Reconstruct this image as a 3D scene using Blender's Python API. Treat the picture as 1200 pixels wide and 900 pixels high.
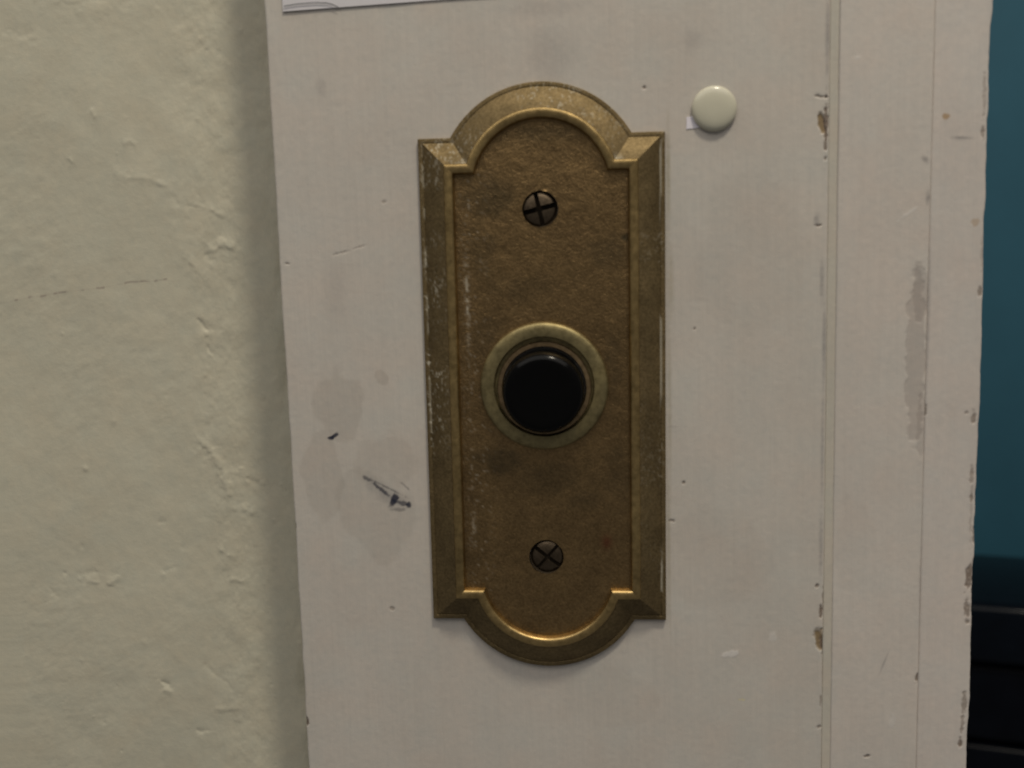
import bpy, bmesh, math, random
import numpy as np
from mathutils import Matrix, Vector
from mathutils.geometry import delaunay_2d_cdt

# ------------------------------------------------------------------ scene, camera, light
S = bpy.context.scene
for o in list(bpy.data.objects):
    bpy.data.objects.remove(o)
COL = S.collection
S.render.engine = 'CYCLES'
S.view_settings.view_transform = 'Standard'
S.view_settings.look = 'None'
S.view_settings.exposure = 0.25
S.view_settings.gamma = 1.0
S.view_settings.use_curve_mapping = False

cam = bpy.data.cameras.new('camera')
cam.sensor_fit = 'HORIZONTAL'
cam.sensor_width = 36.0
cam.lens = 34.8
cam.clip_start = 0.01
cam.clip_end = 60.0
cam.dof.use_dof = True
cam.dof.focus_distance = 0.240
cam.dof.aperture_fstop = 14.5
cam_o = bpy.data.objects.new('camera', cam)
COL.objects.link(cam_o)
right = Vector((0.9967, 0.07582, -0.02889))
down = Vector((-0.01883, -0.13018, -0.99131))
fwd = Vector((-0.07892, 0.98859, -0.12833))
M4 = Matrix((right, -down, -fwd)).transposed().to_4x4()
M4.translation = Vector((0.0094135, -0.203, 0.0265456))
cam_o.matrix_world = M4
S.camera = cam_o

# dim even light of the hallway
world = bpy.data.worlds.new('World')
S.world = world
world.use_nodes = True
bg = world.node_tree.nodes['Background']
bg.inputs['Color'].default_value = (1.0, 0.975, 0.95, 1)
bg.inputs['Strength'].default_value = 0.10

# ceiling bulb, above and to the right of the bell
lamp = bpy.data.lights.new('ceiling_bulb', 'POINT')
lamp.energy = 12.3
lamp.color = (1.0, 0.90, 0.72)
lamp.shadow_soft_size = 0.05
lamp_o = bpy.data.objects.new('ceiling_bulb', lamp)
lamp_o.location = (0.205, -0.335, 0.80)
COL.objects.link(lamp_o)

# the pale ceiling that the bulb lights, as one broad soft lamp over the hallway
ceil = bpy.data.lights.new('ceiling_glow', 'AREA')
ceil.shape = 'RECTANGLE'; ceil.size = 2.4; ceil.size_y = 1.6
ceil.energy = 14.0
ceil.color = (1.0, 0.94, 0.86)
ceil_o = bpy.data.objects.new('ceiling_glow', ceil)
ceil_o.location = (-0.1, -0.95, 1.15)
COL.objects.link(ceil_o)

# ------------------------------------------------------------------ measured marks (millimetres on the surface)
WALL_RIDGES=[
    ([(-96.0, 47.3), (-91.0, 46.7), (-87.1, 45.5), (-84.3, 43.3)], 0.32, 1.6),
    ([(-94.4, 54.2), (-92.9, 55.1), (-91.8, 54.1)], 0.3, 1.0),
    ([(-101.2, 61.2), (-100.3, 60.1)], 0.35, 0.8),
    ([(-107.3, 51.3), (-106.9, 50.5)], 0.3, 0.7),
    ([(-79.0, 40.1), (-76.1, 39.2), (-73.2, 38.0)], 0.45, 1.0),
    ([(-83.4, 41.7), (-81.8, 39.0), (-77.4, 40.0)], -0.35, 1.4),
    ([(-77.6, 31.4), (-75.8, 29.3), (-72.8, 31.9), (-70.9, 30.3)], 0.5, 1.0),
    ([(-77.4, 28.9), (-75.5, 27.5)], -0.5, 0.9),
    ([(-82.0, 28.3), (-80.4, 26.3), (-79.2, 23.6)], 0.35, 0.9),
    ([(-79.8, 14.2), (-78.6, 11.5)], -0.5, 0.7),
    ([(-78.7, 10.7), (-78.6, 9.5)], 0.5, 0.9),
    ([(-78.3, 8.1), (-77.2, 5.5)], -0.4, 0.6),
    ([(-77.6, 5.7), (-77.1, 4.9)], 0.4, 0.8),
    ([(-78.6, 2.8), (-79.6, -1.8), (-79.1, -6.8)], 0.2, 1.5),
    ([(-80.9, -15.4), (-78.8, -17.5), (-77.6, -20.5), (-76.2, -24.2), (-74.2, -28.1), (-70.9, -31.2)], 0.8, 1.6),
    ([(-80.3, -12.4), (-78.6, -8.8)], -0.3, 0.8),
    ([(-73.7, -20.0), (-71.6, -23.1), (-68.9, -24.7)], -0.4, 1.6),
    ([(-117.2, -45.8), (-113.3, -46.4), (-109.5, -45.2)], -0.3, 0.8),
    ([(-114.9, -47.7), (-111.2, -47.3), (-106.4, -48.6), (-104.2, -47.1)], 0.35, 1.0),
    ([(-121.0, -49.8), (-119.9, -51.1)], -0.2, 1.0),
    ([(-95.7, -73.4), (-93.8, -74.0)], -0.6, 0.9),
    ([(-95.8, -75.6), (-93.7, -75.6)], 0.5, 0.9),
    ([(-78.2, -40.5), (-76.6, -42.0)], 0.4, 0.8),
    ([(-76.1, -47.6), (-73.5, -48.2)], 0.4, 0.9),
    ([(-83.7, -68.6), (-81.5, -71.2), (-79.1, -73.3), (-76.8, -75.9)], -0.3, 1.0),
    ([(-88.0, -85.3), (-84.2, -85.5)], -0.4, 0.7),
    ([(-94.3, -33.5), (-92.2, -33.3)], -0.25, 1.0),
    ([(-81.9, -79.8), (-77.7, -80.2)], 0.3, 1.2),
    ([(-92.1, -45.7), (-89.9, -44.4)], -0.2, 0.8),
    ([(-105.6, 85.8), (-96.9, 83.6), (-85.2, 83.4)], 0.2, 3.0),
    ([(-119.0, 80.0), (-113.2, 77.9)], -0.3, 2.0),
]
WALL_SCRATCH= [(-127.1, 19.1), (-118.7, 20.3), (-113.3, 21.1), (-102.1, 22.0), (-95.9, 23.0), (-86.8, 23.4)]
BOARD_BLOTS=[
    (-43.4, -4.2, 4.9, 7.35, 8, 'damp', 0.5),
    (-47.9, -19.2, 4.2, 10.5, 0, 'damp', 0.45),
    (-36.8, -26.8, 7.35, 10.5, 20, 'damp', 0.4),
    (-34.5, -16.6, 6.65, 5.25, 0, 'damp', 0.35),
    (-34.2, 2.0, 1.4, 1.57, 0, 'damp', 0.6),
    (-45.0, -10.2, 1.05, 0.39, 25, 'ink', 0.9),
    (-45.6, -10.6, 0.52, 0.35, 0, 'ink', 0.9),
    (-32.6, -24.0, 0.7, 1.57, -20, 'ink', 0.9),
    (-29.7, -25.4, 0.7, 0.61, 0, 'ink', 0.9),
    (-31.2, -24.8, 1.4, 0.44, -15, 'ink', 0.7),
    (-35.1, -22.1, 2.8, 0.35, -42, 'ink', 0.75),
    (-38.3, -19.5, 1.05, 0.35, -20, 'ink', 0.6),
    (-33.8, -21.6, 3.5, 0.21, -28, 'ink', 0.5),
    (-32.2, -26.3, 1.75, 0.39, 0, 'ink', 0.4),
    (-30.1, -21.3, 1.22, 0.21, -45, 'ink', 0.4),
    (-33.0, -24.0, 2.8, 1.4, -25, 'grey', 0.6),
    (-36.5, -21.2, 2.62, 1.05, -40, 'grey', 0.4),
    (-54.6, -29.8, 0.28, 0.7, 0, 'brown', 0.9),
    (-55.0, 11.8, 0.32, 0.88, 0, 'brown', 0.8),
    (-54.9, -53.6, 0.26, 1.22, 0, 'brown', 0.6),
    (-54.3, -74.0, 0.42, 0.88, 0, 'brown', 1),
    (-55.7, 2.9, 0.21, 1.75, 0, 'brown', 0.5),
    (-54.9, -19.1, 0.21, 1.05, 0, 'brown', 0.5),
    (-52.8, 26.3, 0.52, 0.17, 0, 'brown', 0.6),
    (-54.8, 67.4, 0.26, 2.1, 0, 'grey', 0.4),
    (56.4, 49.9, 0.39, 5.6, 0, 'brown', 1),
    (55.6, 50.5, 0.59, 2.1, 8, 'tan', 1),
    (55.2, 55.7, 1.05, 0.21, -10, 'brown', 0.8),
    (54.8, 31.8, 0.52, 1.22, 0, 'grey', 0.7),
    (55.0, 30.8, 0.7, 0.26, 0, 'brown', 0.8),
    (56.2, -54.8, 1.05, 2.45, 12, 'tan', 1),
    (56.9, -56.6, 0.52, 2.1, 10, 'brown', 0.9),
    (56.5, -48.8, 0.35, 1.57, 0, 'brown', 0.9),
    (55.6, -43.3, 0.7, 0.35, 40, 'brown', 0.8),
    (57.2, -45.9, 0.44, 2.8, 0, 'brown', 0.6),
    (56.2, -74.4, 0.52, 0.35, 0, 'brown', 0.8),
    (56.7, -68.7, 0.35, 1.4, 0, 'brown', 0.5),
    (56.5, 7.7, 0.32, 7.0, 0, 'grey', 0.7),
    (56.4, -13.3, 0.26, 8.75, 0, 'grey', 0.6),
    (56.3, -34.9, 0.35, 5.25, 0, 'grey', 0.6),
    (57.8, -15.3, 0.26, 0.7, 0, 'brown', 0.9),
    (56.5, 67.4, 0.35, 7.0, 0, 'grey', 0.7),
    (55.9, 19.7, 0.35, 3.5, 0, 'grey', 0.6),
    (38.2, -58.2, 1.75, 0.52, 8, 'white', 0.9),
    (46.7, -54.4, 0.88, 1.22, 0, 'white', 0.5),
    (40.0, -68.4, 0.88, 0.23, 0, 'yellow', 0.8),
    (28.3, -21.2, 0.32, 0.32, 0, 'brown', 0.8),
    (30.7, 10.8, 0.28, 0.28, 0, 'brown', 0.7),
    (21.1, 58.9, 0.35, 0.32, 0, 'brown', 0.8),
    (26.4, -9.3, 1.05, 0.17, 0, 'grey', 0.4),
    (25.8, -29.2, 0.52, 0.35, 0, 'brown', 0.6),
    (2.8, 66.2, 3.85, 4.55, 0, 'grey', 0.3),
    (2.1, 74.7, 7.0, 1.4, 0, 'grey', 0.25),
    (-43.8, 61.4, 0.88, 1.75, 0, 'grey', 0.3),
    (30.4, 67.7, 1.4, 1.57, 0, 'grey', 0.3),
    (-41.3, 28.2, 1.75, 0.21, 12, 'brown', 0.35),
    (-37.7, 29.2, 1.4, 0.17, 15, 'brown', 0.3),
    (-34.1, -48.2, 0.52, 0.35, 0, 'brown', 0.5),
    (-31.9, 38.3, 0.52, 0.35, 0, 'brown', 0.4),
    (10.5, -68.6, 10.5, 7.0, 0, 'damp', 0.2),
    (-42.7, 20.5, 2.1, 5.25, 0, 'grey', 0.2),
    (42.0, 25.1, 10.5, 15.75, 0, 'damp', 0.18),
    (35.1, -38.4, 10.5, 10.5, 0, 'damp', 0.18),
    (25.7, 41.6, 0.35, 8.75, 0, 'olive', 0.45),
    (26.0, 20.5, 0.52, 5.25, 0, 'olive', 0.3),
    (25.6, -4.0, 0.28, 14.0, 0, 'olive', 0.3),
    (25.2, -34.7, 0.28, 14.0, 0, 'olive', 0.3),
]
JAMB_BLOTS=[
    (74.5, 3.8, 2.1, 17.5, 0, 'scrape', 0.8),
    (75.0, 16.6, 1.4, 5.25, 0, 'scrape', 0.7),
    (76.0, -10.1, 1.05, 7.0, 0, 'scrape', 0.6),
    (75.4, 42.9, 0.44, 0.7, 40, 'grey', 0.8),
    (76.1, 35.5, 0.35, 1.05, 0, 'grey', 0.8),
    (76.4, -63.5, 0.52, 1.22, 0, 'brown', 0.9),
    (76.7, -6.6, 0.26, 1.05, 0, 'brown', 0.6),
    (62.2, 62.6, 0.52, 0.35, 0, 'white', 0.5),
    (66.4, -80.8, 0.52, 0.26, 0, 'brown', 0.8),
    (69.4, -60.3, 0.17, 2.45, -20, 'grey', 0.5),
    (71.4, -72.9, 0.52, 1.75, -10, 'white', 0.4),
    (72.5, 32.6, 2.45, 0.26, 35, 'white', 0.5),
    (76.5, -44.1, 0.26, 8.75, 0, 'grey', 0.4),
    (76.8, 12.3, 0.26, 10.5, 0, 'grey', 0.4),
    (62.9, -34.9, 3.5, 10.5, 0, 'damp', 0.15),
    (79.2, 50.8, 0.7, 0.61, 0, 'rust', 0.9),
    (82.5, 46.8, 1.75, 0.28, -3, 'grey', 0.8),
    (85.6, 30.2, 0.88, 0.88, 0, 'rust', 0.5),
    (86.4, 47.7, 0.52, 1.05, 0, 'brown', 0.7),
    (86.5, 54.9, 0.35, 3.5, 0, 'brown', 0.4),
    (86.7, 16.8, 0.44, 0.88, 0, 'brown', 0.7),
    (87.0, 23.8, 0.32, 2.8, 0, 'brown', 0.3),
    (86.3, -8.5, 0.52, 1.22, 0, 'brown', 0.7),
    (84.8, -7.4, 0.52, 0.35, 0, 'brown', 0.5),
    (86.3, -19.9, 0.44, 1.75, 0, 'brown', 0.6),
    (86.5, -25.2, 0.44, 0.88, 0, 'brown', 0.6),
    (86.6, -41.4, 0.7, 2.8, -5, 'brown', 0.9),
    (86.3, -48.8, 0.7, 2.45, 0, 'brown', 0.75),
    (87.2, -33.2, 0.35, 1.75, 0, 'brown', 0.6),
    (86.2, -69.0, 0.52, 2.1, 0, 'brown', 0.6),
    (85.8, -77.9, 0.52, 1.22, 0, 'brown', 0.9),
    (86.0, -73.8, 0.35, 1.75, 0, 'brown', 0.6),
    (86.5, -27.9, 0.26, 7.0, 0, 'brown', 0.3),
]

# ------------------------------------------------------------------ helpers
MM = 0.001

def tag(o, label=None, cat=None, group=None, kind=None):
    if label: o['label'] = label
    if cat: o['category'] = cat
    if group: o['group'] = group
    if kind: o['kind'] = kind
    return o

def empty(name, loc=(0, 0, 0)):
    o = bpy.data.objects.new(name, None)
    o.empty_display_size = 0.01
    o.location = loc
    COL.objects.link(o)
    return o

def link(name, me, mat, parent=None, sharp=None, smooth=True):
    if mat: me.materials.append(mat)
    if smooth:
        me.polygons.foreach_set('use_smooth', [True] * len(me.polygons))
        if sharp: me.set_sharp_from_angle(angle=math.radians(sharp))
    o = bpy.data.objects.new(name, me)
    COL.objects.link(o)
    if parent:
        o.parent = parent
        o.matrix_parent_inverse = Matrix.Translation(-Vector(parent.location))
    return o

def bm_obj(name, bm, mat, parent=None, sharp=30):
    bmesh.ops.recalc_face_normals(bm, faces=bm.faces)
    me = bpy.data.meshes.new(name)
    bm.to_mesh(me); bm.free()
    return link(name, me, mat, parent, sharp)

def _hash(ix, iy, seed):
    n = (ix.astype(np.int64) * 374761393 + iy.astype(np.int64) * 668265263 + seed * 1274126177) & 0x7fffffff
    n = ((n ^ (n >> 13)) * 1274126177) & 0x7fffffff
    n = ((n ^ (n >> 15)) * 374761393) & 0x7fffffff
    return ((n ^ (n >> 16)) & 0xffff) / 32767.5 - 1.0

def vnoise(x, y, seed=0):
    ix, iy = np.floor(x), np.floor(y)
    fx, fy = x - ix, y - iy
    fx = fx * fx * fx * (fx * (fx * 6 - 15) + 10); fy = fy * fy * fy * (fy * (fy * 6 - 15) + 10)
    a = _hash(ix, iy, seed); b = _hash(ix + 1, iy, seed)
    c = _hash(ix, iy + 1, seed); d = _hash(ix + 1, iy + 1, seed)
    return (a * (1 - fx) + b * fx) * (1 - fy) + (c * (1 - fx) + d * fx) * fy

def fbm(x, y, seed=0, octv=4, gain=0.5):
    s, a, t = 0.0, 1.0, 0.0
    for k in range(octv):
        s = s + a * vnoise(x + 17.3 * k, y - 9.1 * k, seed + k)
        t += a; a *= gain; x = x * 2.03; y = y * 2.03
    return s / t

def sstep(a, b, v):
    t = np.clip((v - a) / (b - a), 0, 1)
    return t * t * (3 - 2 * t)

def axis(lo, hi, flo, fhi, fine, coarse):
    parts = []
    if lo < flo: parts.append(np.linspace(lo, flo, max(2, int((flo - lo) / coarse)), endpoint=False))
    parts.append(np.linspace(flo, fhi, max(2, int((fhi - flo) / fine)) + 1))
    if fhi < hi: parts.append(np.linspace(fhi, hi, max(2, int((hi - fhi) / coarse)) + 1)[1:])
    return np.concatenate(parts)

def grid_mesh(name, X, Y, Z, rgb=None):
    """X, Y, Z in millimetres, arrays [rows along z, columns along x], facing the viewer (-y)"""
    r, c = X.shape
    co = np.stack([X, Y, Z], -1).reshape(-1, 3) * MM
    i = np.arange(r * c).reshape(r, c)
    q = np.stack([i[:-1, :-1], i[:-1, 1:], i[1:, 1:], i[1:, :-1]], -1).reshape(-1)
    nf = (r - 1) * (c - 1)
    me = bpy.data.meshes.new(name)
    me.vertices.add(r * c); me.vertices.foreach_set('co', co.ravel().astype(np.float32))
    me.loops.add(nf * 4); me.loops.foreach_set('vertex_index', q.astype(np.int32))
    me.polygons.add(nf)
    me.polygons.foreach_set('loop_start', np.arange(0, nf * 4, 4, dtype=np.int32))
    me.update(calc_edges=True)
    if rgb is not None: pigment(me, rgb.reshape(-1, 3))
    me.validate()
    return me

def pigment(me, rgb, name='pigment'):
    a = me.attributes.new(name, 'FLOAT_COLOR', 'POINT')
    d = np.ones((len(rgb), 4), np.float32); d[:, :3] = rgb
    a.data.foreach_set('color', d.ravel())

def scalar(me, name, val):
    a = me.attributes.new(name, 'FLOAT', 'POINT')
    a.data.foreach_set('value', np.asarray(val, np.float32).ravel())

def poly_dist(X, Z, pts):
    best = np.full(X.shape, 1e9)
    for (ax, az), (bx, bz) in zip(pts[:-1], pts[1:]):
        dx, dz = bx - ax, bz - az
        L = dx * dx + dz * dz + 1e-9
        t = np.clip(((X - ax) * dx + (Z - az) * dz) / L, 0, 1)
        best = np.minimum(best, np.hypot(X - ax - t * dx, Z - az - t * dz))
    return best

INK = dict(ink=(0.010, 0.014, 0.035), brown=(0.19, 0.145, 0.115), tan=(0.26, 0.19, 0.11), grey=(0.27, 0.255, 0.25),
           white=(0.66, 0.63, 0.60), yellow=(0.62, 0.56, 0.36), rust=(0.40, 0.28, 0.17), olive=(0.26, 0.22, 0.11))
SOFT = dict(damp=0.10, scrape=0.10, grey=0.9, olive=0.9)
DEEP = dict(brown=0.22, tan=0.30, scrape=0.10, white=-0.05)

def apply_blots(X, Z, rgb, blots, seed):
    """stains, ink and lost paint, each a ragged patch with a colour of its own; returns the relief (mm, + is inwards)"""
    rel = np.zeros(X.shape)
    order = sorted(blots, key=lambda b: ('damp', 'scrape', 'olive', 'grey', 'white', 'yellow', 'rust', 'tan', 'brown', 'ink').index(b[5]))
    for k, (cx, cz, rx, rz, ang, kind, op) in enumerate(order):
        R = max(rx, rz) * 1.9 + 0.6
        cols = np.where(np.abs(X[0] - cx) < R)[0]; rows = np.where(np.abs(Z[:, 0] - cz) < R)[0]
        if len(cols) < 2 or len(rows) < 2: continue
        sl = (slice(rows[0], rows[-1] + 1), slice(cols[0], cols[-1] + 1))
        x, z = X[sl] - cx, Z[sl] - cz
        a = math.radians(ang); ca, sa = math.cos(a), math.sin(a)
        u, w = x * ca + z * sa, -x * sa + z * ca
        m = min(rx, rz)
        d = np.hypot(u / rx, w / rz) + (0.38 if kind in SOFT else 0.75) * fbm(X[sl] / (m * 0.9 + 0.4), Z[sl] / (m * 0.9 + 0.4), seed + k, 3)
        sf = SOFT.get(kind, 0.42 if kind == 'ink' else 0.3)
        mask = (1 - sstep(1 - sf, 1 + sf, d)) * op
        if kind in ('damp', 'scrape'):
            tint = np.array((0.82, 0.805, 0.79) if kind == 'damp' else (0.80, 0.785, 0.785))
            rgb[sl] = rgb[sl] * (1 - mask[..., None] * (1 - tint))
        else:
            if kind in ('brown', 'grey', 'olive'):
                mask = mask * (0.75 + 0.25 * sstep(-0.5, 0.2, fbm(X[sl] / 0.5, Z[sl] / 0.5, seed + 99 + k, 2)))
            rgb[sl] = rgb[sl] * (1 - mask[..., None]) + np.array(INK[kind]) * mask[..., None]
        rel[sl] += DEEP.get(kind, 0) * mask
    return rel

# ------------------------------------------------------------------ materials
def new_mat(name):
    m = bpy.data.materials.new(name); m.use_nodes = True
    nt = m.node_tree
    return m, nt, nt.nodes['Principled BSDF']

def nd(nt, t, **kw):
    n = nt.nodes.new(t)
    for k, v in kw.items(): setattr(n, k, v)
    return n

def noise(nt, vec, scale, detail=4, rough=0.55):
    n = nd(nt, 'ShaderNodeTexNoise')
    n.inputs['Scale'].default_value = scale; n.inputs['Detail'].default_value = detail
    n.inputs['Roughness'].default_value = rough
    nt.links.new(vec, n.inputs['Vector'])
    return n

def ramp(nt, fac, stops):
    r = nd(nt, 'ShaderNodeValToRGB'); e = r.color_ramp.elements
    while len(e) < len(stops): e.new(0.5)
    for el, (p, c) in zip(e, stops):
        el.position = p; el.color = (*c, 1) if len(c) == 3 else c
    nt.links.new(fac, r.inputs['Fac'])
    return r

def mixc(nt, a, b, fac, mode='MIX'):
    n = nd(nt, 'ShaderNodeMix', data_type='RGBA', blend_type=mode)
    for sock, val in ((n.inputs[0], fac), (n.inputs[6], a), (n.inputs[7], b)):
        if isinstance(val, (int, float)): sock.default_value = val
        elif isinstance(val, tuple): sock.default_value = (*val, 1)
        else: nt.links.new(val, sock)
    return n.outputs[2]

def bump(nt, height, dist, strength=1.0, prev=None):
    b = nd(nt, 'ShaderNodeBump')
    b.inputs['Distance'].default_value = dist; b.inputs['Strength'].default_value = strength
    nt.links.new(height, b.inputs['Height'])
    if prev: nt.links.new(prev, b.inputs['Normal'])
    return b.outputs['Normal']

def coords(nt, scale=(1, 1, 1)):
    tc = nd(nt, 'ShaderNodeTexCoord'); mp = nd(nt, 'ShaderNodeMapping')
    mp.inputs['Scale'].default_value = scale
    nt.links.new(tc.outputs['Object'], mp.inputs['Vector'])
    return mp.outputs['Vector']

def paint_mat(name, rough, spec, streak, bump_mm):
    m, nt, p = new_mat(name)
    at = nd(nt, 'ShaderNodeAttribute', attribute_name='pigment')
    v = coords(nt); vs = coords(nt, streak)
    n1 = noise(nt, v, 700, 5); n2 = noise(nt, vs, 1100, 4); n3 = noise(nt, v, 2600, 2)
    mott = ramp(nt, n1.outputs['Fac'], [(0.3, (0.955, 0.965, 0.97)), (0.7, (1.03, 1.02, 1.01))])
    c = mixc(nt, at.outputs['Color'], mott.outputs['Color'], 1.0, 'MULTIPLY')
    nt.links.new(c, p.inputs['Base Color'])
    p.inputs['Roughness'].default_value = rough
    p.inputs['Specular IOR Level'].default_value = spec
    b = bump(nt, n2.outputs['Fac'], bump_mm * MM)
    b = bump(nt, n1.outputs['Fac'], bump_mm * 0.8 * MM, 1.0, b)
    b = bump(nt, n3.outputs['Fac'], bump_mm * 0.35 * MM, 1.0, b)
    nt.links.new(b, p.inputs['Normal'])
    return m

def brass_mat(name, dark, mid, bright, rough, grain_mm, grain_scale, residue=True, metal=1.0):
    m, nt, p = new_mat(name)
    v = coords(nt)
    n1 = noise(nt, v, 130, 6, 0.62); n2 = noise(nt, v, grain_scale, 3, 0.6); n3 = noise(nt, v, 420, 4)
    tone = ramp(nt, n1.outputs['Fac'], [(0.32, dark), (0.52, mid), (0.72, bright)])  # uneven brass patina, three tones spread by noise
    fine = ramp(nt, n2.outputs['Fac'], [(0.3, (0.72, 0.70, 0.66)), (0.62, (1.12, 1.1, 1.06))])
    c = mixc(nt, tone.outputs['Color'], fine.outputs['Color'], 1.0, 'MULTIPLY')
    mr = nd(nt, 'ShaderNodeMapRange')
    mr.inputs['To Min'].default_value = rough - 0.08; mr.inputs['To Max'].default_value = rough + 0.10
    nt.links.new(n3.outputs['Fac'], mr.inputs['Value'])
    if residue:
        at = nd(nt, 'ShaderNodeAttribute', attribute_name='residue')
        red = nd(nt, 'ShaderNodeAttribute', attribute_name='red_mark')
        c = mixc(nt, c, (0.20, 0.06, 0.035), red.outputs['Fac'])
        gr = nd(nt, 'ShaderNodeAttribute', attribute_name='tarnish')
        c = mixc(nt, c, (0.085, 0.072, 0.045), gr.outputs['Fac'])
        c = mixc(nt, c, (0.52, 0.49, 0.40), at.outputs['Fac'])
        sub = nd(nt, 'ShaderNodeMath', operation='SUBTRACT'); sub.inputs[0].default_value = metal
        nt.links.new(at.outputs['Fac'], sub.inputs[1])
        sub.use_clamp = True
        nt.links.new(sub.outputs[0], p.inputs['Metallic'])
    else:
        p.inputs['Metallic'].default_value = metal
    nt.links.new(c, p.inputs['Base Color'])
    nt.links.new(mr.outputs['Result'], p.inputs['Roughness'])
    b = bump(nt, n2.outputs['Fac'], grain_mm * MM)
    b = bump(nt, n3.outputs['Fac'], grain_mm * 0.7 * MM, 1.0, b)
    nt.links.new(b, p.inputs['Normal'])
    return m

def plain_mat(name, col, rough, spec=0.5, metal=0.0, var=0.08, scale=400, bmm=0.0):
    m, nt, p = new_mat(name)
    v = coords(nt); n = noise(nt, v, scale, 4)
    r = ramp(nt, n.outputs['Fac'], [(0.3, tuple(x * (1 - var) for x in col)), (0.7, tuple(x * (1 + var) for x in col))])
    nt.links.new(r.outputs['Color'], p.inputs['Base Color'])
    p.inputs['Roughness'].default_value = rough
    p.inputs['Specular IOR Level'].default_value = spec
    p.inputs['Metallic'].default_value = metal
    if bmm: nt.links.new(bump(nt, n.outputs['Fac'], bmm * MM), p.inputs['Normal'])
    return m

PLASTER = paint_mat('painted_plaster', 0.55, 0.35, (1, 1, 1), 0.03)
GLOSS = paint_mat('brushed_trim_paint', 0.42, 0.4, (1, 1, 0.05), 0.035)
FIELD = brass_mat('cast_brass_field', (0.24, 0.162, 0.079), (0.285, 0.193, 0.093), (0.33, 0.222, 0.105), 0.40, 0.11, 2300)
RIM = brass_mat('worn_brass_bevel', (0.165, 0.125, 0.068), (0.21, 0.160, 0.086), (0.26, 0.197, 0.106), 0.64, 0.06, 1900)
BEAD = brass_mat('rubbed_brass_bead', (0.33, 0.24, 0.110), (0.42, 0.305, 0.14), (0.52, 0.38, 0.172), 0.40, 0.03, 900)
COLLAR = brass_mat('greenish_brass_collar', (0.24, 0.205, 0.110), (0.29, 0.245, 0.13), (0.34, 0.285, 0.145), 0.54, 0.015, 900, residue=False)
STEEL = brass_mat('tarnished_screw', (0.085, 0.064, 0.044), (0.125, 0.096, 0.067), (0.18, 0.14, 0.10), 0.42, 0.03, 1500, residue=False)
SLEEVE = brass_mat('brown_brass_sleeve', (0.22, 0.16, 0.095), (0.28, 0.205, 0.12), (0.34, 0.25, 0.145), 0.50, 0.02, 900, residue=False)
DARKGAP = plain_mat('grimy_recess', (0.03, 0.022, 0.014), 0.8, 0.1)
BLACK = plain_mat('black_button_plastic', (0.002, 0.002, 0.002), 0.16, 0.14, scale=900)
CREAM = plain_mat('cream_enamel', (0.57, 0.55, 0.44), 0.20, 0.5, var=0.015)
TACKMETAL = plain_mat('tack_metal', (0.4, 0.39, 0.36), 0.35, 0.5, 1.0)
PAPER = plain_mat('white_paper', (0.66, 0.645, 0.675), 0.75, 0.2, var=0.015, scale=900, bmm=0.01)
SCRAP = plain_mat('white_card', (0.78, 0.75, 0.82), 0.7, 0.2, var=0.015)
PRINT = plain_mat('grey_print', (0.27, 0.27, 0.29), 0.7, 0.2)
TEAL = plain_mat('teal_paint', (0.035, 0.125, 0.185), 0.5, 0.3, var=0.10, scale=9, bmm=0.0)
SHELL = plain_mat('black_cabinet_plastic', (0.003, 0.004, 0.007), 0.30, 0.10, var=0.2, scale=60)
LID = plain_mat('black_lid_plastic', (0.003, 0.005, 0.009), 0.10, 0.12, var=0.2, scale=60)
BLUEBAND = plain_mat('blue_skirting_paint', (0.012, 0.04, 0.075), 0.5, 0.3)
FLOORM = plain_mat('dark_floorboards', (0.06, 0.045, 0.035), 0.6, 0.3, var=0.3, scale=12)

# ------------------------------------------------------------------ plaster wall (set back behind the door casing)
xs = axis(-700, -44, -130, -52, 0.2, 9.0)
zs = axis(-620, 620, -101, 95, 0.24, 9.0)
X, Z = np.meshgrid(xs, zs)
Y = np.full(X.shape, 18.0)
Y -= 1.1 * fbm(X / 55, Z / 70, 3, 2)                      # the wall is not flat
Y -= 0.17 * fbm(X / 9, Z / 11, 11, 3)
Y -= 0.022 * fbm(X / 1.9, Z / 1.7, 21, 3)
lump = sstep(-0.1, 0.45, fbm(X / 24, Z / 30, 25, 2))
Y -= lump * 0.06 * fbm((X + 0.6 * Z) / 4.5, (Z - 0.6 * X) / 2.6, 27, 3)
Y += 1.0 * sstep(-84, -62, X)                             # the plaster rounds back towards the casing
near = np.exp(-((X + 74) / 9) ** 2)                       # the lumpy patched strip
Y -= near * 0.24 * fbm(X / 4.0, Z / 6.0, 31, 4)
crev = sstep(-66, -58, X)
Y -= crev * (0.35 * fbm(X / 3, Z / 7, 41, 3))
WX = X + 0.7 * fbm(X / 2.5, Z / 2.5, 51, 2); WZ = Z + 0.7 * fbm(X / 2.5, Z / 2.5, 57, 2)
for pts, h, w in WALL_RIDGES:
    px = [q[0] for q in pts]; pz = [q[1] for q in pts]; R = w * 3 + 2
    cols = np.where((xs > min(px) - R) & (xs < max(px) + R))[0]; rows = np.where((zs > min(pz) - R) & (zs < max(pz) + R))[0]
    sl = (slice(rows[0], rows[-1] + 1), slice(cols[0], cols[-1] + 1))
    d = poly_dist(WX[sl], WZ[sl], pts)
    Y[sl] -= 0.72 * h * (0.34 * np.exp(-(d / (w * 0.62)) ** 2) + 0.26 * np.exp(-(d / (w * 1.7)) ** 2)) * sstep(-0.5, 0.3, fbm(X[sl] / 2.4, Z[sl] / 2.4, 59, 2))
rng = np.random.RandomState(4)
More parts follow.
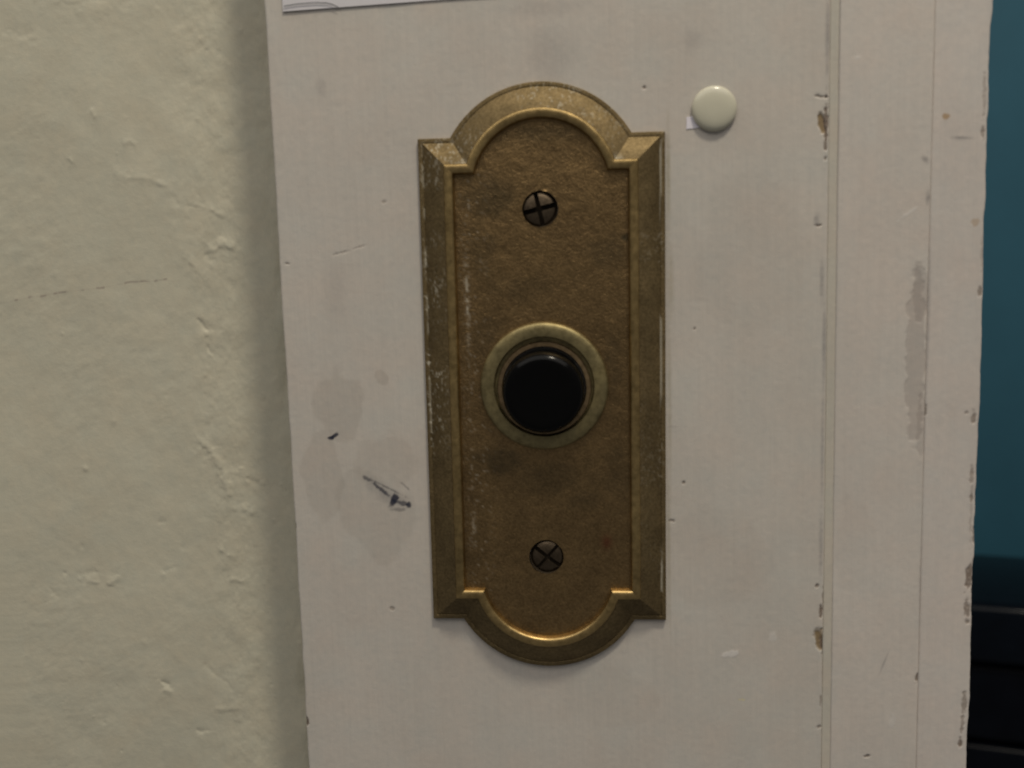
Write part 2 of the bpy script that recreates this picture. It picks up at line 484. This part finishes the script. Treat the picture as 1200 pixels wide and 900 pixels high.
for k in range(55):                                      # small pimples and pits
    cx, cz = rng.uniform(-122, -56), rng.uniform(-98, 92); r = rng.uniform(0.25, 0.8); h = rng.choice([-1, 1, 1]) * rng.uniform(0.02, 0.10)
    cols = np.where(np.abs(xs - cx) < r * 3)[0]; rows = np.where(np.abs(zs - cz) < r * 3)[0]
    sl = (slice(rows[0], rows[-1] + 1), slice(cols[0], cols[-1] + 1))
    Y[sl] -= h * np.exp(-(((X[sl] - cx) / r) ** 2 + ((Z[sl] - cz) / r) ** 2))
rgb = np.ones(X.shape + (3,)) * np.array((0.550, 0.524, 0.418))
m = fbm(X / 16, Z / 16, 61, 4)[..., None]
rgb *= 1 + 0.05 * m
rgb *= 1 + np.array((0.018, -0.003, -0.02)) * fbm(X / 6, Z / 6, 67, 3)[..., None]
fade = 0.5 + 0.5 * sstep(-0.25, 0.25, fbm(X / 1.3, Z / 1.3, 71, 2))
d = poly_dist(X, Z + 0.25 * fbm(X / 3, Z / 3, 77, 2), WALL_SCRATCH)
s = (np.exp(-(d / 0.22) ** 2) * (0.15 + 0.85 * sstep(0.0, 0.35, fbm(X / 1.6, Z / 8, 79, 2))) * 0.55)[..., None]
rgb = rgb * (1 - s) + np.array((0.22, 0.16, 0.15)) * s
grime = (sstep(-65, -59.5, X) * sstep(0.0, 0.5, fbm(X / 5, Z / 9, 83, 3)) * 0.25)[..., None]
rgb = rgb * (1 - grime) + np.array((0.30, 0.29, 0.20)) * grime
w = link('plaster_wall', grid_mesh('plaster_wall', X, Y, Z, rgb), PLASTER)
tag(w, 'uneven yellowish white plaster wall', kind='structure')

# ------------------------------------------------------------------ door casing
casing = empty('door_casing', (0, 0.018, -0.62))
tag(casing, 'worn cream painted door casing carrying the brass doorbell plate', 'door casing')

def board(name, xs, prof, base, blots, seed, wob_l=0.0, wob_r=0.0, zfine=0.21, back=18.0):
    """a run of painted timber: xs across the face (mm), prof(x) front depth, sides folded back to y = back"""
    zs = axis(-620, 620, -90, 84, zfine, 9.0)
    n = len(xs)
    X, Z = np.meshgrid(xs, zs)
    t = (X - xs[0]) / (xs[-1] - xs[0])
    Y = prof(X) + 0.16 * fbm(X / 60, Z / 80, seed, 2) + 0.04 * fbm(X / 7, Z / 9, seed + 1, 3)
    Y += 0.016 * fbm(X / 0.55, Z / 14, seed + 2, 3) + 0.010 * fbm(X / 0.9, Z / 0.9, seed + 3, 2)
    rgb = np.ones(X.shape + (3,)) * np.array(base)
    rgb *= 1 + 0.045 * fbm(X / 14, Z / 22, seed + 4, 4)[..., None]
    rgb *= 1 + 0.022 * fbm(X / 0.7, Z / 18, seed + 5, 2)[..., None]
    rgb *= 1 + np.array((0.025, -0.006, -0.02)) * fbm(X / 7, Z / 7, seed + 6, 3)[..., None]
    Y += apply_blots(X, Z, rgb, blots, seed + 10)
    # knocks along both edges
    el = 0.5 * wob_l * (fbm(Z / 6, Z * 0, seed + 7, 4) + 0.6 * fbm(Z / 40, Z * 0, seed + 8, 2))
    er = 0.5 * wob_r * (fbm(Z / 6, Z * 0 + 3, seed + 9, 4) + 0.6 * fbm(Z / 40, Z * 0 + 3, seed + 12, 2))
    X = X + el * np.exp(-((X - xs[0]) / 2.0) ** 2) + er * np.exp(-((X - xs[-1]) / 2.0) ** 2)
    # fold the sides back
    L = np.stack([X[:, 0]] * 3, 1); R_ = np.stack([X[:, -1]] * 3, 1)
    YL = np.stack([np.full(len(zs), back), Y[:, 0] + 1.0, Y[:, 0] + 0.05], 1); YR = np.stack([Y[:, -1] + 0.05, Y[:, -1] + 1.0, np.full(len(zs), back)], 1)
    XX = np.concatenate([L, X, R_], 1); YY = np.concatenate([YL, Y, YR], 1); ZZ = np.concatenate([Z[:, :3], Z, Z[:, :3]], 1)
    plain = np.ones((len(zs), 1, 3)) * np.array(base)
    cc = np.concatenate([plain, plain, rgb[:, :1], rgb, rgb[:, -1:], plain, plain], 1)
    return link(name, grid_mesh(name, XX, YY, ZZ, cc), GLOSS, casing, sharp=55)

def rounded(x0, x1, r, base=lambda x: 0 * x):
    def f(X):
        y = base(X)
        dl = np.clip(r - (X - x0), 0, r); dr = np.clip(r - (x1 - X), 0, r)
        return y + (r - np.sqrt(r * r - dl ** 2)) + (r - np.sqrt(r * r - dr ** 2))
    return f

face = board('face_board', np.linspace(-54.65, 57.15, 540), rounded(-54.65, 57.15, 0.6), (0.545, 0.509, 0.462), BOARD_BLOTS, 200, 0.35, 0.10)
board('bead', np.linspace(56.95, 58.85, 15), rounded(56.95, 58.85, 0.25, lambda x: 0 * x + 0.14), (0.53, 0.495, 0.43), [], 300, 0.08, 0.08, 0.4)
def jprof(x): return 0 * x - 0.1
board('jamb_board', np.linspace(58.70, 76.60, 90), rounded(58.70, 76.60, 0.30, jprof), (0.575, 0.532, 0.488),
      [b for b in JAMB_BLOTS if b[0] < 76.6], 400, 0.08, 0.06)
def eprof(x): return -0.05 + 0.075 * (x - 76.65)
board('edge_board', np.linspace(76.44, 87.45, 60), rounded(76.44, 87.45, 0.6, eprof), (0.58, 0.535, 0.497),
      [b for b in JAMB_BLOTS if b[0] >= 76.6], 500, 0.06, 0.6, back=90.0)

# ------------------------------------------------------------------ doorbell
bell = empty('doorbell', (0, 0, 0))
tag(bell, 'antique brass doorbell plate with round ends and black push button', 'doorbell')
ROLL = Matrix.Rotation(math.radians(0.39), 4, 'Y')
PW, PH, PR, PZC = 24.71, 50.27, 20.95, 39.75

def outline(d, side=0.3):
    """plate outline shrunk by d, as separate runs that share end points (mm, x and z)"""
    W, H, R = PW - d, PH - d, PR - d
    fx = math.sqrt(max(R * R - (H - PZC) ** 2, 1e-6))
    def line(a, b, n):
        t = np.linspace(0, 1, n)[:, None]
        return np.array(a) * (1 - t) + np.array(b) * t
    def arc(sgn, n):
        a0 = math.atan2(H - PZC, fx)
        t = np.linspace(a0, math.pi - a0, n)
        p = np.stack([R * np.cos(t), PZC + R * np.sin(t)], 1)
        return p if sgn > 0 else -p
    return [line((W, -H), (W, H), 340), line((W, H), (fx, H), 24), arc(1, 170), line((-fx, H), (-W, H), 24),
            line((-W, H), (-W, -H), 340), line((-W, -H), (-fx, -H), 24), arc(-1, 170), line((fx, -H), (W, -H), 24)]

def sweep(name, prof, mat, sharp=28, resid=None, wear=0.0, seed=0):
    cos, quads, base, rs = [], [], 0, []
    rings = [outline(d) for d, h in prof]
    for run in range(8):
        n = len(rings[0][run])
        for k, (d, h) in enumerate(prof):
            p = rings[k][run]
            nx = fbm(p[:, 0] / 2.2, p[:, 1] / 2.2, seed + run, 3) * wear
            hh = h + nx
            cos.append(np.stack([p[:, 0], -hh, p[:, 1]], 1))
            rs.append(resid(p[:, 0], p[:, 1], d) if resid else np.zeros(n))
        for k in range(len(prof) - 1):
            a = base + k * n + np.arange(n - 1); b = a + n
            quads.append(np.stack([a, a + 1, b + 1, b], 1))
        base += n * len(prof)
    co = np.concatenate(cos) * MM; q = np.concatenate(quads)
    me = bpy.data.meshes.new(name)
    me.from_pydata(co.tolist(), [], q.tolist())
    me.transform(ROLL)
    scalar(me, 'residue', np.concatenate(rs)); scalar(me, 'red_mark', np.zeros(len(co)))
    return link(name, me, mat, bell, sharp)

def rim_residue(x, z, d):
    sp = sstep(0.28, 0.55, fbm(x / 0.42, z / 0.55, 600, 2))
    zone = sstep(0.05, 0.5, fbm(x / 7, z / 9, 607, 2) + 0.25)
    left = (x < -19) * (0.8 * np.exp(-((z - 12) / 26) ** 2)) * (0.3 + 0.7 * np.exp(-((d - 3.0) / 0.9) ** 2) + np.exp(-((d - 0.9) / 0.5) ** 2))
    rightm = (x > 19) * 0.30 * (0.4 + 0.6 * np.exp(-((d - 1.0) / 0.5) ** 2))
    top = (z > 40) * 0.30
    arcs = np.exp(-((np.abs(x) - 15.2) / 0.9) ** 2 - ((z - 44.9) / 0.9) ** 2) * 0.75     # polish caught in the upper inner corners
    line_r = (x > 23.3) * np.exp(-((d - 0.95) / 0.16) ** 2) * sstep(-0.2, 0.2, fbm(x, z / 9, 613, 2)) * 0.75 * (z > -44)
    line_l = (x < -23.3) * np.exp(-((d - 0.95) / 0.16) ** 2) * sstep(-0.1, 0.4, fbm(x, z / 3, 617, 2)) * 0.5 * (z > -10)
    return np.clip(sp * zone * (left + rightm + top) + arcs * (0.4 + 0.6 * sp) + line_r + line_l, 0, 0.9)

rim_prof = [(0.0, -0.02), (0.0, 0.75), (0.12, 0.95), (0.5, 1.02), (0.85, 1.0), (0.95, 0.93), (1.08, 1.02)]
for i in range(1, 27):
    t = i / 26.0
    rim_prof.append((1.08 + 4.3 * t, 1.02 + 2.45 * t + 0.28 * math.sin(math.pi * t)))
sweep('bevelled_rim', rim_prof, RIM, resid=rim_residue, wear=0.035, seed=620)
bead_prof = [(5.38, 3.40), (5.42, 3.62), (5.55, 3.80), (5.80, 3.90), (6.15, 3.93), (6.55, 3.90), (6.90, 3.82), (7.12, 3.68), (7.26, 3.45), (7.36, 3.0), (7.46, 2.3)]
sweep('raised_bead', bead_prof, BEAD, wear=0.02, seed=640)

# recessed field with its three holes
SCREWS = [(-0.16, 35.7), (-0.2, -36.1)]
ring_pts = [q for run in outline(7.40) for q in run[:-1:3]]
pts, edges = [], []
def loop(ps):
    b = len(pts); pts.extend(Vector((float(a), float(c))) for a, c in ps)
    edges.extend((b + i, b + (i + 1) % len(ps)) for i in range(len(ps)))
loop(ring_pts)
HR = 3.62
circ = lambda cx, cz, r, n=56: [(cx + r * math.cos(2 * math.pi * i / n), cz + r * math.sin(2 * math.pi * i / n)) for i in range(n)]
for cx, cz in SCREWS: loop(circ(cx, cz, HR))
loop(circ(0, 0, 9.0, 72))
Wd, Hd, Rd = PW - 7.4, PH - 7.4, PR - 7.4
for gx in np.arange(-Wd + 0.25, Wd - 0.2, 0.42):
    for gz in np.arange(-PZC - Rd + 0.3, PZC + Rd - 0.2, 0.42):
        inside = (abs(gz) < Hd - 0.25) or (math.hypot(gx, abs(gz) - PZC) < Rd - 0.25)
        if not inside or math.hypot(gx, gz) < 9.3: continue
        if any(math.hypot(gx - a, gz - c) < HR + 0.3 for a, c in SCREWS): continue
        pts.append(Vector((gx, gz)))
vo, eo, fo, *_ = delaunay_2d_cdt(pts, edges, [], 0, 1e-6)
keep = []
for f in fo:
    cx = sum(vo[i].x for i in f) / len(f); cz = sum(vo[i].y for i in f) / len(f)
    if not ((abs(cx) < Wd and abs(cz) < Hd) or math.hypot(cx, abs(cz) - PZC) < Rd): continue
    if math.hypot(cx, cz) < 8.95 or any(math.hypot(cx - a, cz - c) < HR - 0.05 for a, c in SCREWS): continue
    keep.append(list(f))
px = np.array([q.x for q in vo]); pz = np.array([q.y for q in vo])
fy = 2.40 + 0.05 * fbm(px / 5, pz / 5, 650, 3) + 0.045 * fbm(px / 0.9, pz / 0.9, 655, 2)
me = bpy.data.meshes.new('field')
me.from_pydata([(a * MM, -h * MM, c * MM) for a, h, c in zip(px, fy, pz)], [], keep)
me.transform(ROLL)
bm = bmesh.new(); bm.from_mesh(me)
bmesh.ops.recalc_face_normals(bm, faces=bm.faces)
if sum(f.normal.y for f in bm.faces) > 0: bmesh.ops.reverse_faces(bm, faces=bm.faces)
bm.to_mesh(me); bm.free()
spk = sstep(0.05, 0.3, fbm(px / 0.5, pz / 0.8, 660, 2))
lw = np.exp(-((px + 15.3) / 0.45) ** 2) * (np.exp(-((pz - 18) / 9) ** 2) + 0.6 * np.exp(-((pz + 30) / 3) ** 2)) * 0.75
gen = 0.35 * sstep(0.45, 0.6, fbm(px / 0.45, pz / 0.45, 663, 2)) * np.exp(-((px + 14) / 2.5) ** 2)
scalar(me, 'residue', np.clip(spk * lw + gen, 0, 0.85))
scalar(me, 'red_mark', 0.75 * np.exp(-((px - 12.4) / 1.0) ** 2 - ((pz + 32.9) / 1.4) ** 2))
tarn = np.zeros(len(px))
for tx, tz, rx, rz, op in [(-10.5, 38, 6.5, 4.0, .55), (-12.5, 27, 3.5, 8, .35), (17.0, 29.6, 1.1, 1.0, .95), (13.5, 27, 5, 3.5, .4), (-9, -15.5, 6, 3, .55),
                           (3, -19, 9, 4, .35), (-12, 8, 3.5, 7, .3), (13.8, 3, 2.4, 9, .3), (0, 50.5, 9, 2.0, .4), (8, -24, 4, 2.5, .35), (15, -20, 3, 8, .3), (-4, 20, 8, 3, .25)]:
    dd = np.hypot((px - tx) / rx, (pz - tz) / rz) + 0.6 * fbm(px / 2.5, pz / 2.5, 670, 4)
    tarn = np.maximum(tarn, op * (1 - sstep(0.3, 1.25, dd)))
scalar(me, 'tarnish', tarn * (0.7 + 0.3 * spk))
field = link('field', me, FIELD, bell)

def lathe(name, prof, mat, parent, cx=0.0, cz=0.0, n=96, sharp=35, tilt=None):
    """prof: (radius, height towards the viewer) in mm"""
    bm = bmesh.new(); rings = []
    for r, h in prof:
        if r < 1e-6: rings.append([bm.verts.new((0, -h * MM, 0))])
        else: rings.append([bm.verts.new((r * math.cos(2 * math.pi * i / n) * MM, -h * MM, r * math.sin(2 * math.pi * i / n) * MM)) for i in range(n)])
    for a, b in zip(rings[:-1], rings[1:]):
        for i in range(n):
            j = (i + 1) % n
            if len(a) == 1 and len(b) == 1: continue
            if len(b) == 1: bm.faces.new((a[i], a[j], b[0]))
            elif len(a) == 1: bm.faces.new((a[0], b[j], b[i]))
            else: bm.faces.new((a[i], a[j], b[j], b[i]))
    if tilt: bmesh.ops.transform(bm, matrix=tilt, verts=bm.verts)
    bmesh.ops.translate(bm, vec=(cx * MM, 0, cz * MM), verts=bm.verts)
    return bm_obj(name, bm, mat, parent, sharp)

collar = lathe('button_collar', [(9.0, 2.2), (9.0, 2.5), (10.0, 2.6), (10.06, 3.1), (10.1, 3.75), (10.25, 3.95), (10.6, 4.0), (11.8, 4.0), (12.5, 3.9), (12.85, 3.7), (13.05, 3.35), (13.1, 2.3)], COLLAR, bell, n=128)
sleeve = lathe('sleeve', [(8.5, 1.4), (8.5, 3.2), (8.62, 3.38), (9.42, 3.38), (9.55, 3.2), (9.58, 2.2)], SLEEVE, collar, 0.0, -0.4, n=128)
btn = [(8.15, 1.6), (8.15, 7.4)]
for i in range(1, 15):
    a = math.radians(90 * i / 14)
    btn.append((8.15 - 1.9 * (1 - math.cos(a)), 7.4 + 1.9 * math.sin(a)))
btn += [(5.4, 9.24), (4.0, 9.16), (2.0, 9.10), (0, 9.08)]
lathe('push_button', btn, BLACK, bell, 0.0, -0.7, n=128)

def screw(cx, cz, slots, parent):
    # grimy cup round the head
    lathe('screw_hole', [(HR + 0.02, 2.42), (HR - 0.04, 2.2), (3.3, 1.2), (0, 1.1)], DARKGAP, parent, cx, cz, 56, sharp=50)
    R = 3.42
    prof = [(R, 1.25), (R, 1.65)] + [(R * math.cos(t), 1.65 + 0.85 * math.sin(t)) for t in np.linspace(0.12, 1.45, 12)] + [(0, 2.50)]
    head = lathe('screw', prof + [], STEEL, None, cx, cz, 72)
    bm = bmesh.new()
    bm.from_mesh(head.data)
    bottom = [e for e in bm.edges if e.is_boundary]
    bmesh.ops.contextual_create(bm, geom=bottom)
    bmesh.ops.recalc_face_normals(bm, faces=bm.faces)
    bm.to_mesh(head.data); bm.free()
    cut = bmesh.new()
    for k, (ang, length, width, depth) in enumerate(slots):
        mt = Matrix.Translation((cx * MM, -(2.55 - depth / 2 + 0.2) * MM, cz * MM)) @ Matrix.Rotation(math.radians(-ang), 4, 'Y') @ Matrix.Diagonal((length * MM, (depth + 0.4 + 0.01 * k) * MM, width * MM, 1))
        bmesh.ops.create_cube(cut, size=1.0, matrix=mt)
    cme = bpy.data.meshes.new('cutter'); cut.to_mesh(cme); cut.free(); cme.materials.append(DARKGAP)
    co = bpy.data.objects.new('cutter', cme); COL.objects.link(co)
    md = head.modifiers.new('slots', 'BOOLEAN'); md.operation = 'DIFFERENCE'; md.solver = 'EXACT'; md.use_self = True; md.material_mode = 'TRANSFER'; md.object = co
    dg = bpy.context.evaluated_depsgraph_get()
    nm = bpy.data.meshes.new_from_object(head.evaluated_get(dg))
    head.modifiers.clear(); head.data = nm
    bpy.data.objects.remove(co)
    nm.polygons.foreach_set('use_smooth', [True] * len(nm.polygons)); nm.set_sharp_from_angle(angle=math.radians(35))
    head.parent = parent
    return head

screw(*SCREWS[0], [(13, 9.0, 1.0, 1.3), (102, 9.0, 0.9, 1.3)], bell)
screw(*SCREWS[1], [(-38, 9.0, 0.9, 1.2), (48, 9.0, 0.7, 1.0)], bell)

# ------------------------------------------------------------------ thumbtack, scrap, paper
tack = empty('thumbtack', (0.0347, 0, 0.0541))
tag(tack, 'cream domed thumbtack pinned into the casing beside the brass plate', 'thumbtack')
dome = [(4.0, 0.22), (4.28, 0.26), (4.40, 0.45), (4.36, 0.68)]
for t in np.linspace(0.15, 1.0, 12):
    a = t * math.pi / 2
    dome.append((4.25 * math.cos(a) ** 0.75 if t < 1 else 0, 0.68 + 0.85 * math.sin(a)))
lathe('head', [(0, 0.2), (3.0, 0.2)] + dome, CREAM, tack, 34.7, 54.1, 80, sharp=60)
lathe('pin', [(0.5, 0.6), (0.5, -5), (0, -7)], TACKMETAL, tack, 34.7, 54.1, 16)

def sheet(name, outline_xz, thick, lift, mat, parent=None):
    bm = bmesh.new()
    f = [bm.verts.new((x * MM, -(lift(x, z) + thick) * MM, z * MM)) for x, z in outline_xz]
    b = [bm.verts.new((x * MM, -lift(x, z) * MM, z * MM)) for x, z in outline_xz]
    bm.faces.new(f); bm.faces.new(b[::-1])
    for i in range(len(f)):
        j = (i + 1) % len(f)
        bm.faces.new((f[i], b[i], b[j], f[j]))
    return bm_obj(name, bm, mat, parent, 30)

sc = sheet('paper_scrap', [(29.35, 52.7), (34.5, 53.4), (35.0, 50.9), (29.3, 50.4)], 0.14, lambda x, z: 0.05, SCRAP)
tag(sc, 'tiny torn white paper scrap held under the thumbtack', 'paper scrap')

# the notice: a sheet with a slightly lifted lower edge
xs = np.linspace(-50.7, 60, 70); zs_ = np.linspace(0, 1, 60)
note = empty('paper_notice', (0.0, -0.0005, 0.0765))
tag(note, 'white sheet of paper with a thin grey line, fixed above the doorbell', 'paper')
A, T = np.meshgrid(xs, zs_)
low = 76.5 + (A + 50.7) * (0.85 / 36.8)
Zp = low + T * 150
lift = 0.40 + 0.05 * np.sin(A / 23) + 0 * T
pm = grid_mesh('sheet', A, -lift, Zp)
pm.shade_flat(); po = link('sheet', pm, PAPER, note, smooth=False)
sol = po.modifiers.new('thickness', 'SOLIDIFY'); sol.thickness = 0.00022; sol.offset = -1
bm = bmesh.new()
line = [(-50.4, 77.45), (-47.5, 77.75), (-44.0, 77.85), (-41.6, 77.65), (-40.3, 77.25), (-39.3, 76.72)]
vs = []
for i, (x, z) in enumerate(line):
    a = Vector(line[max(i - 1, 0)]); b = Vector(line[min(i + 1, len(line) - 1)])
    t = (b - a).normalized(); nrm = Vector((-t.y, t.x)) * 0.13
    lo = 76.5 + (x + 50.7) * (0.85 / 36.8)
    def hgt(zz): return 0.40 + 0.05 * math.sin(x / 23) + 0.24
    vs.append([bm.verts.new(((x + s * nrm.x) * MM, -hgt(z + s * nrm.y) * MM, (z + s * nrm.y) * MM)) for s in (-1, 1)])
for a, b in zip(vs[:-1], vs[1:]): bm.faces.new((a[0], b[0], b[1], a[1]))
bm_obj('printed_line', bm, PRINT, po)

# ------------------------------------------------------------------ beyond the doorway
def box(bm, x0, x1, y0, y1, z0, z1, bev=0.0):
    r = bmesh.ops.create_cube(bm, size=1.0, matrix=Matrix.Translation(((x0 + x1) / 2, (y0 + y1) / 2, (z0 + z1) / 2)) @ Matrix.Diagonal((x1 - x0, y1 - y0, z1 - z0, 1)))
    if bev:
        es = list({e for v in r['verts'] for e in v.link_edges})
        bmesh.ops.bevel(bm, geom=es, offset=bev, segments=4, affect='EDGES', profile=0.5)

bm = bmesh.new(); box(bm, 0.0, 1.6, 0.665, 0.72, -1.30, 1.25)
tag(bm_obj('teal_wall', bm, TEAL), 'dark teal wall seen past the edge of the casing', kind='structure')
bm = bmesh.new(); box(bm, 0.0, 1.6, 0.10, 0.70, -1.36, -1.30)
tag(bm_obj('floor', bm, FLOORM), 'dark floor beyond the doorway', kind='structure')

cab = empty('cabinet', (0.30, 0.50, -1.30))
tag(cab, 'black glossy cabinet with horizontal ledges before the dark teal wall', 'cabinet')
bm = bmesh.new(); box(bm, 0.21, 0.66, 0.515, 0.615, -1.30, -0.276, 0.004)
bm_obj('body', bm, SHELL, cab)
bm = bmesh.new(); box(bm, 0.20, 0.67, 0.492, 0.622, -0.2745, -0.228, 0.008)
bm_obj('top', bm, LID, cab)
z = -0.2775
for k, hgt in enumerate((0.0615, 0.10, 0.14, 0.16, 0.18, 0.20, 0.16)):
    bm = bmesh.new(); box(bm, 0.216, 0.654, 0.502, 0.5135, z - hgt + 0.004, z, 0.004)
    bm_obj('drawer', bm, SHELL, cab)
    z -= hgt
cab.rotation_euler.z = math.radians(-15.0)      # stands a little askew to the wall
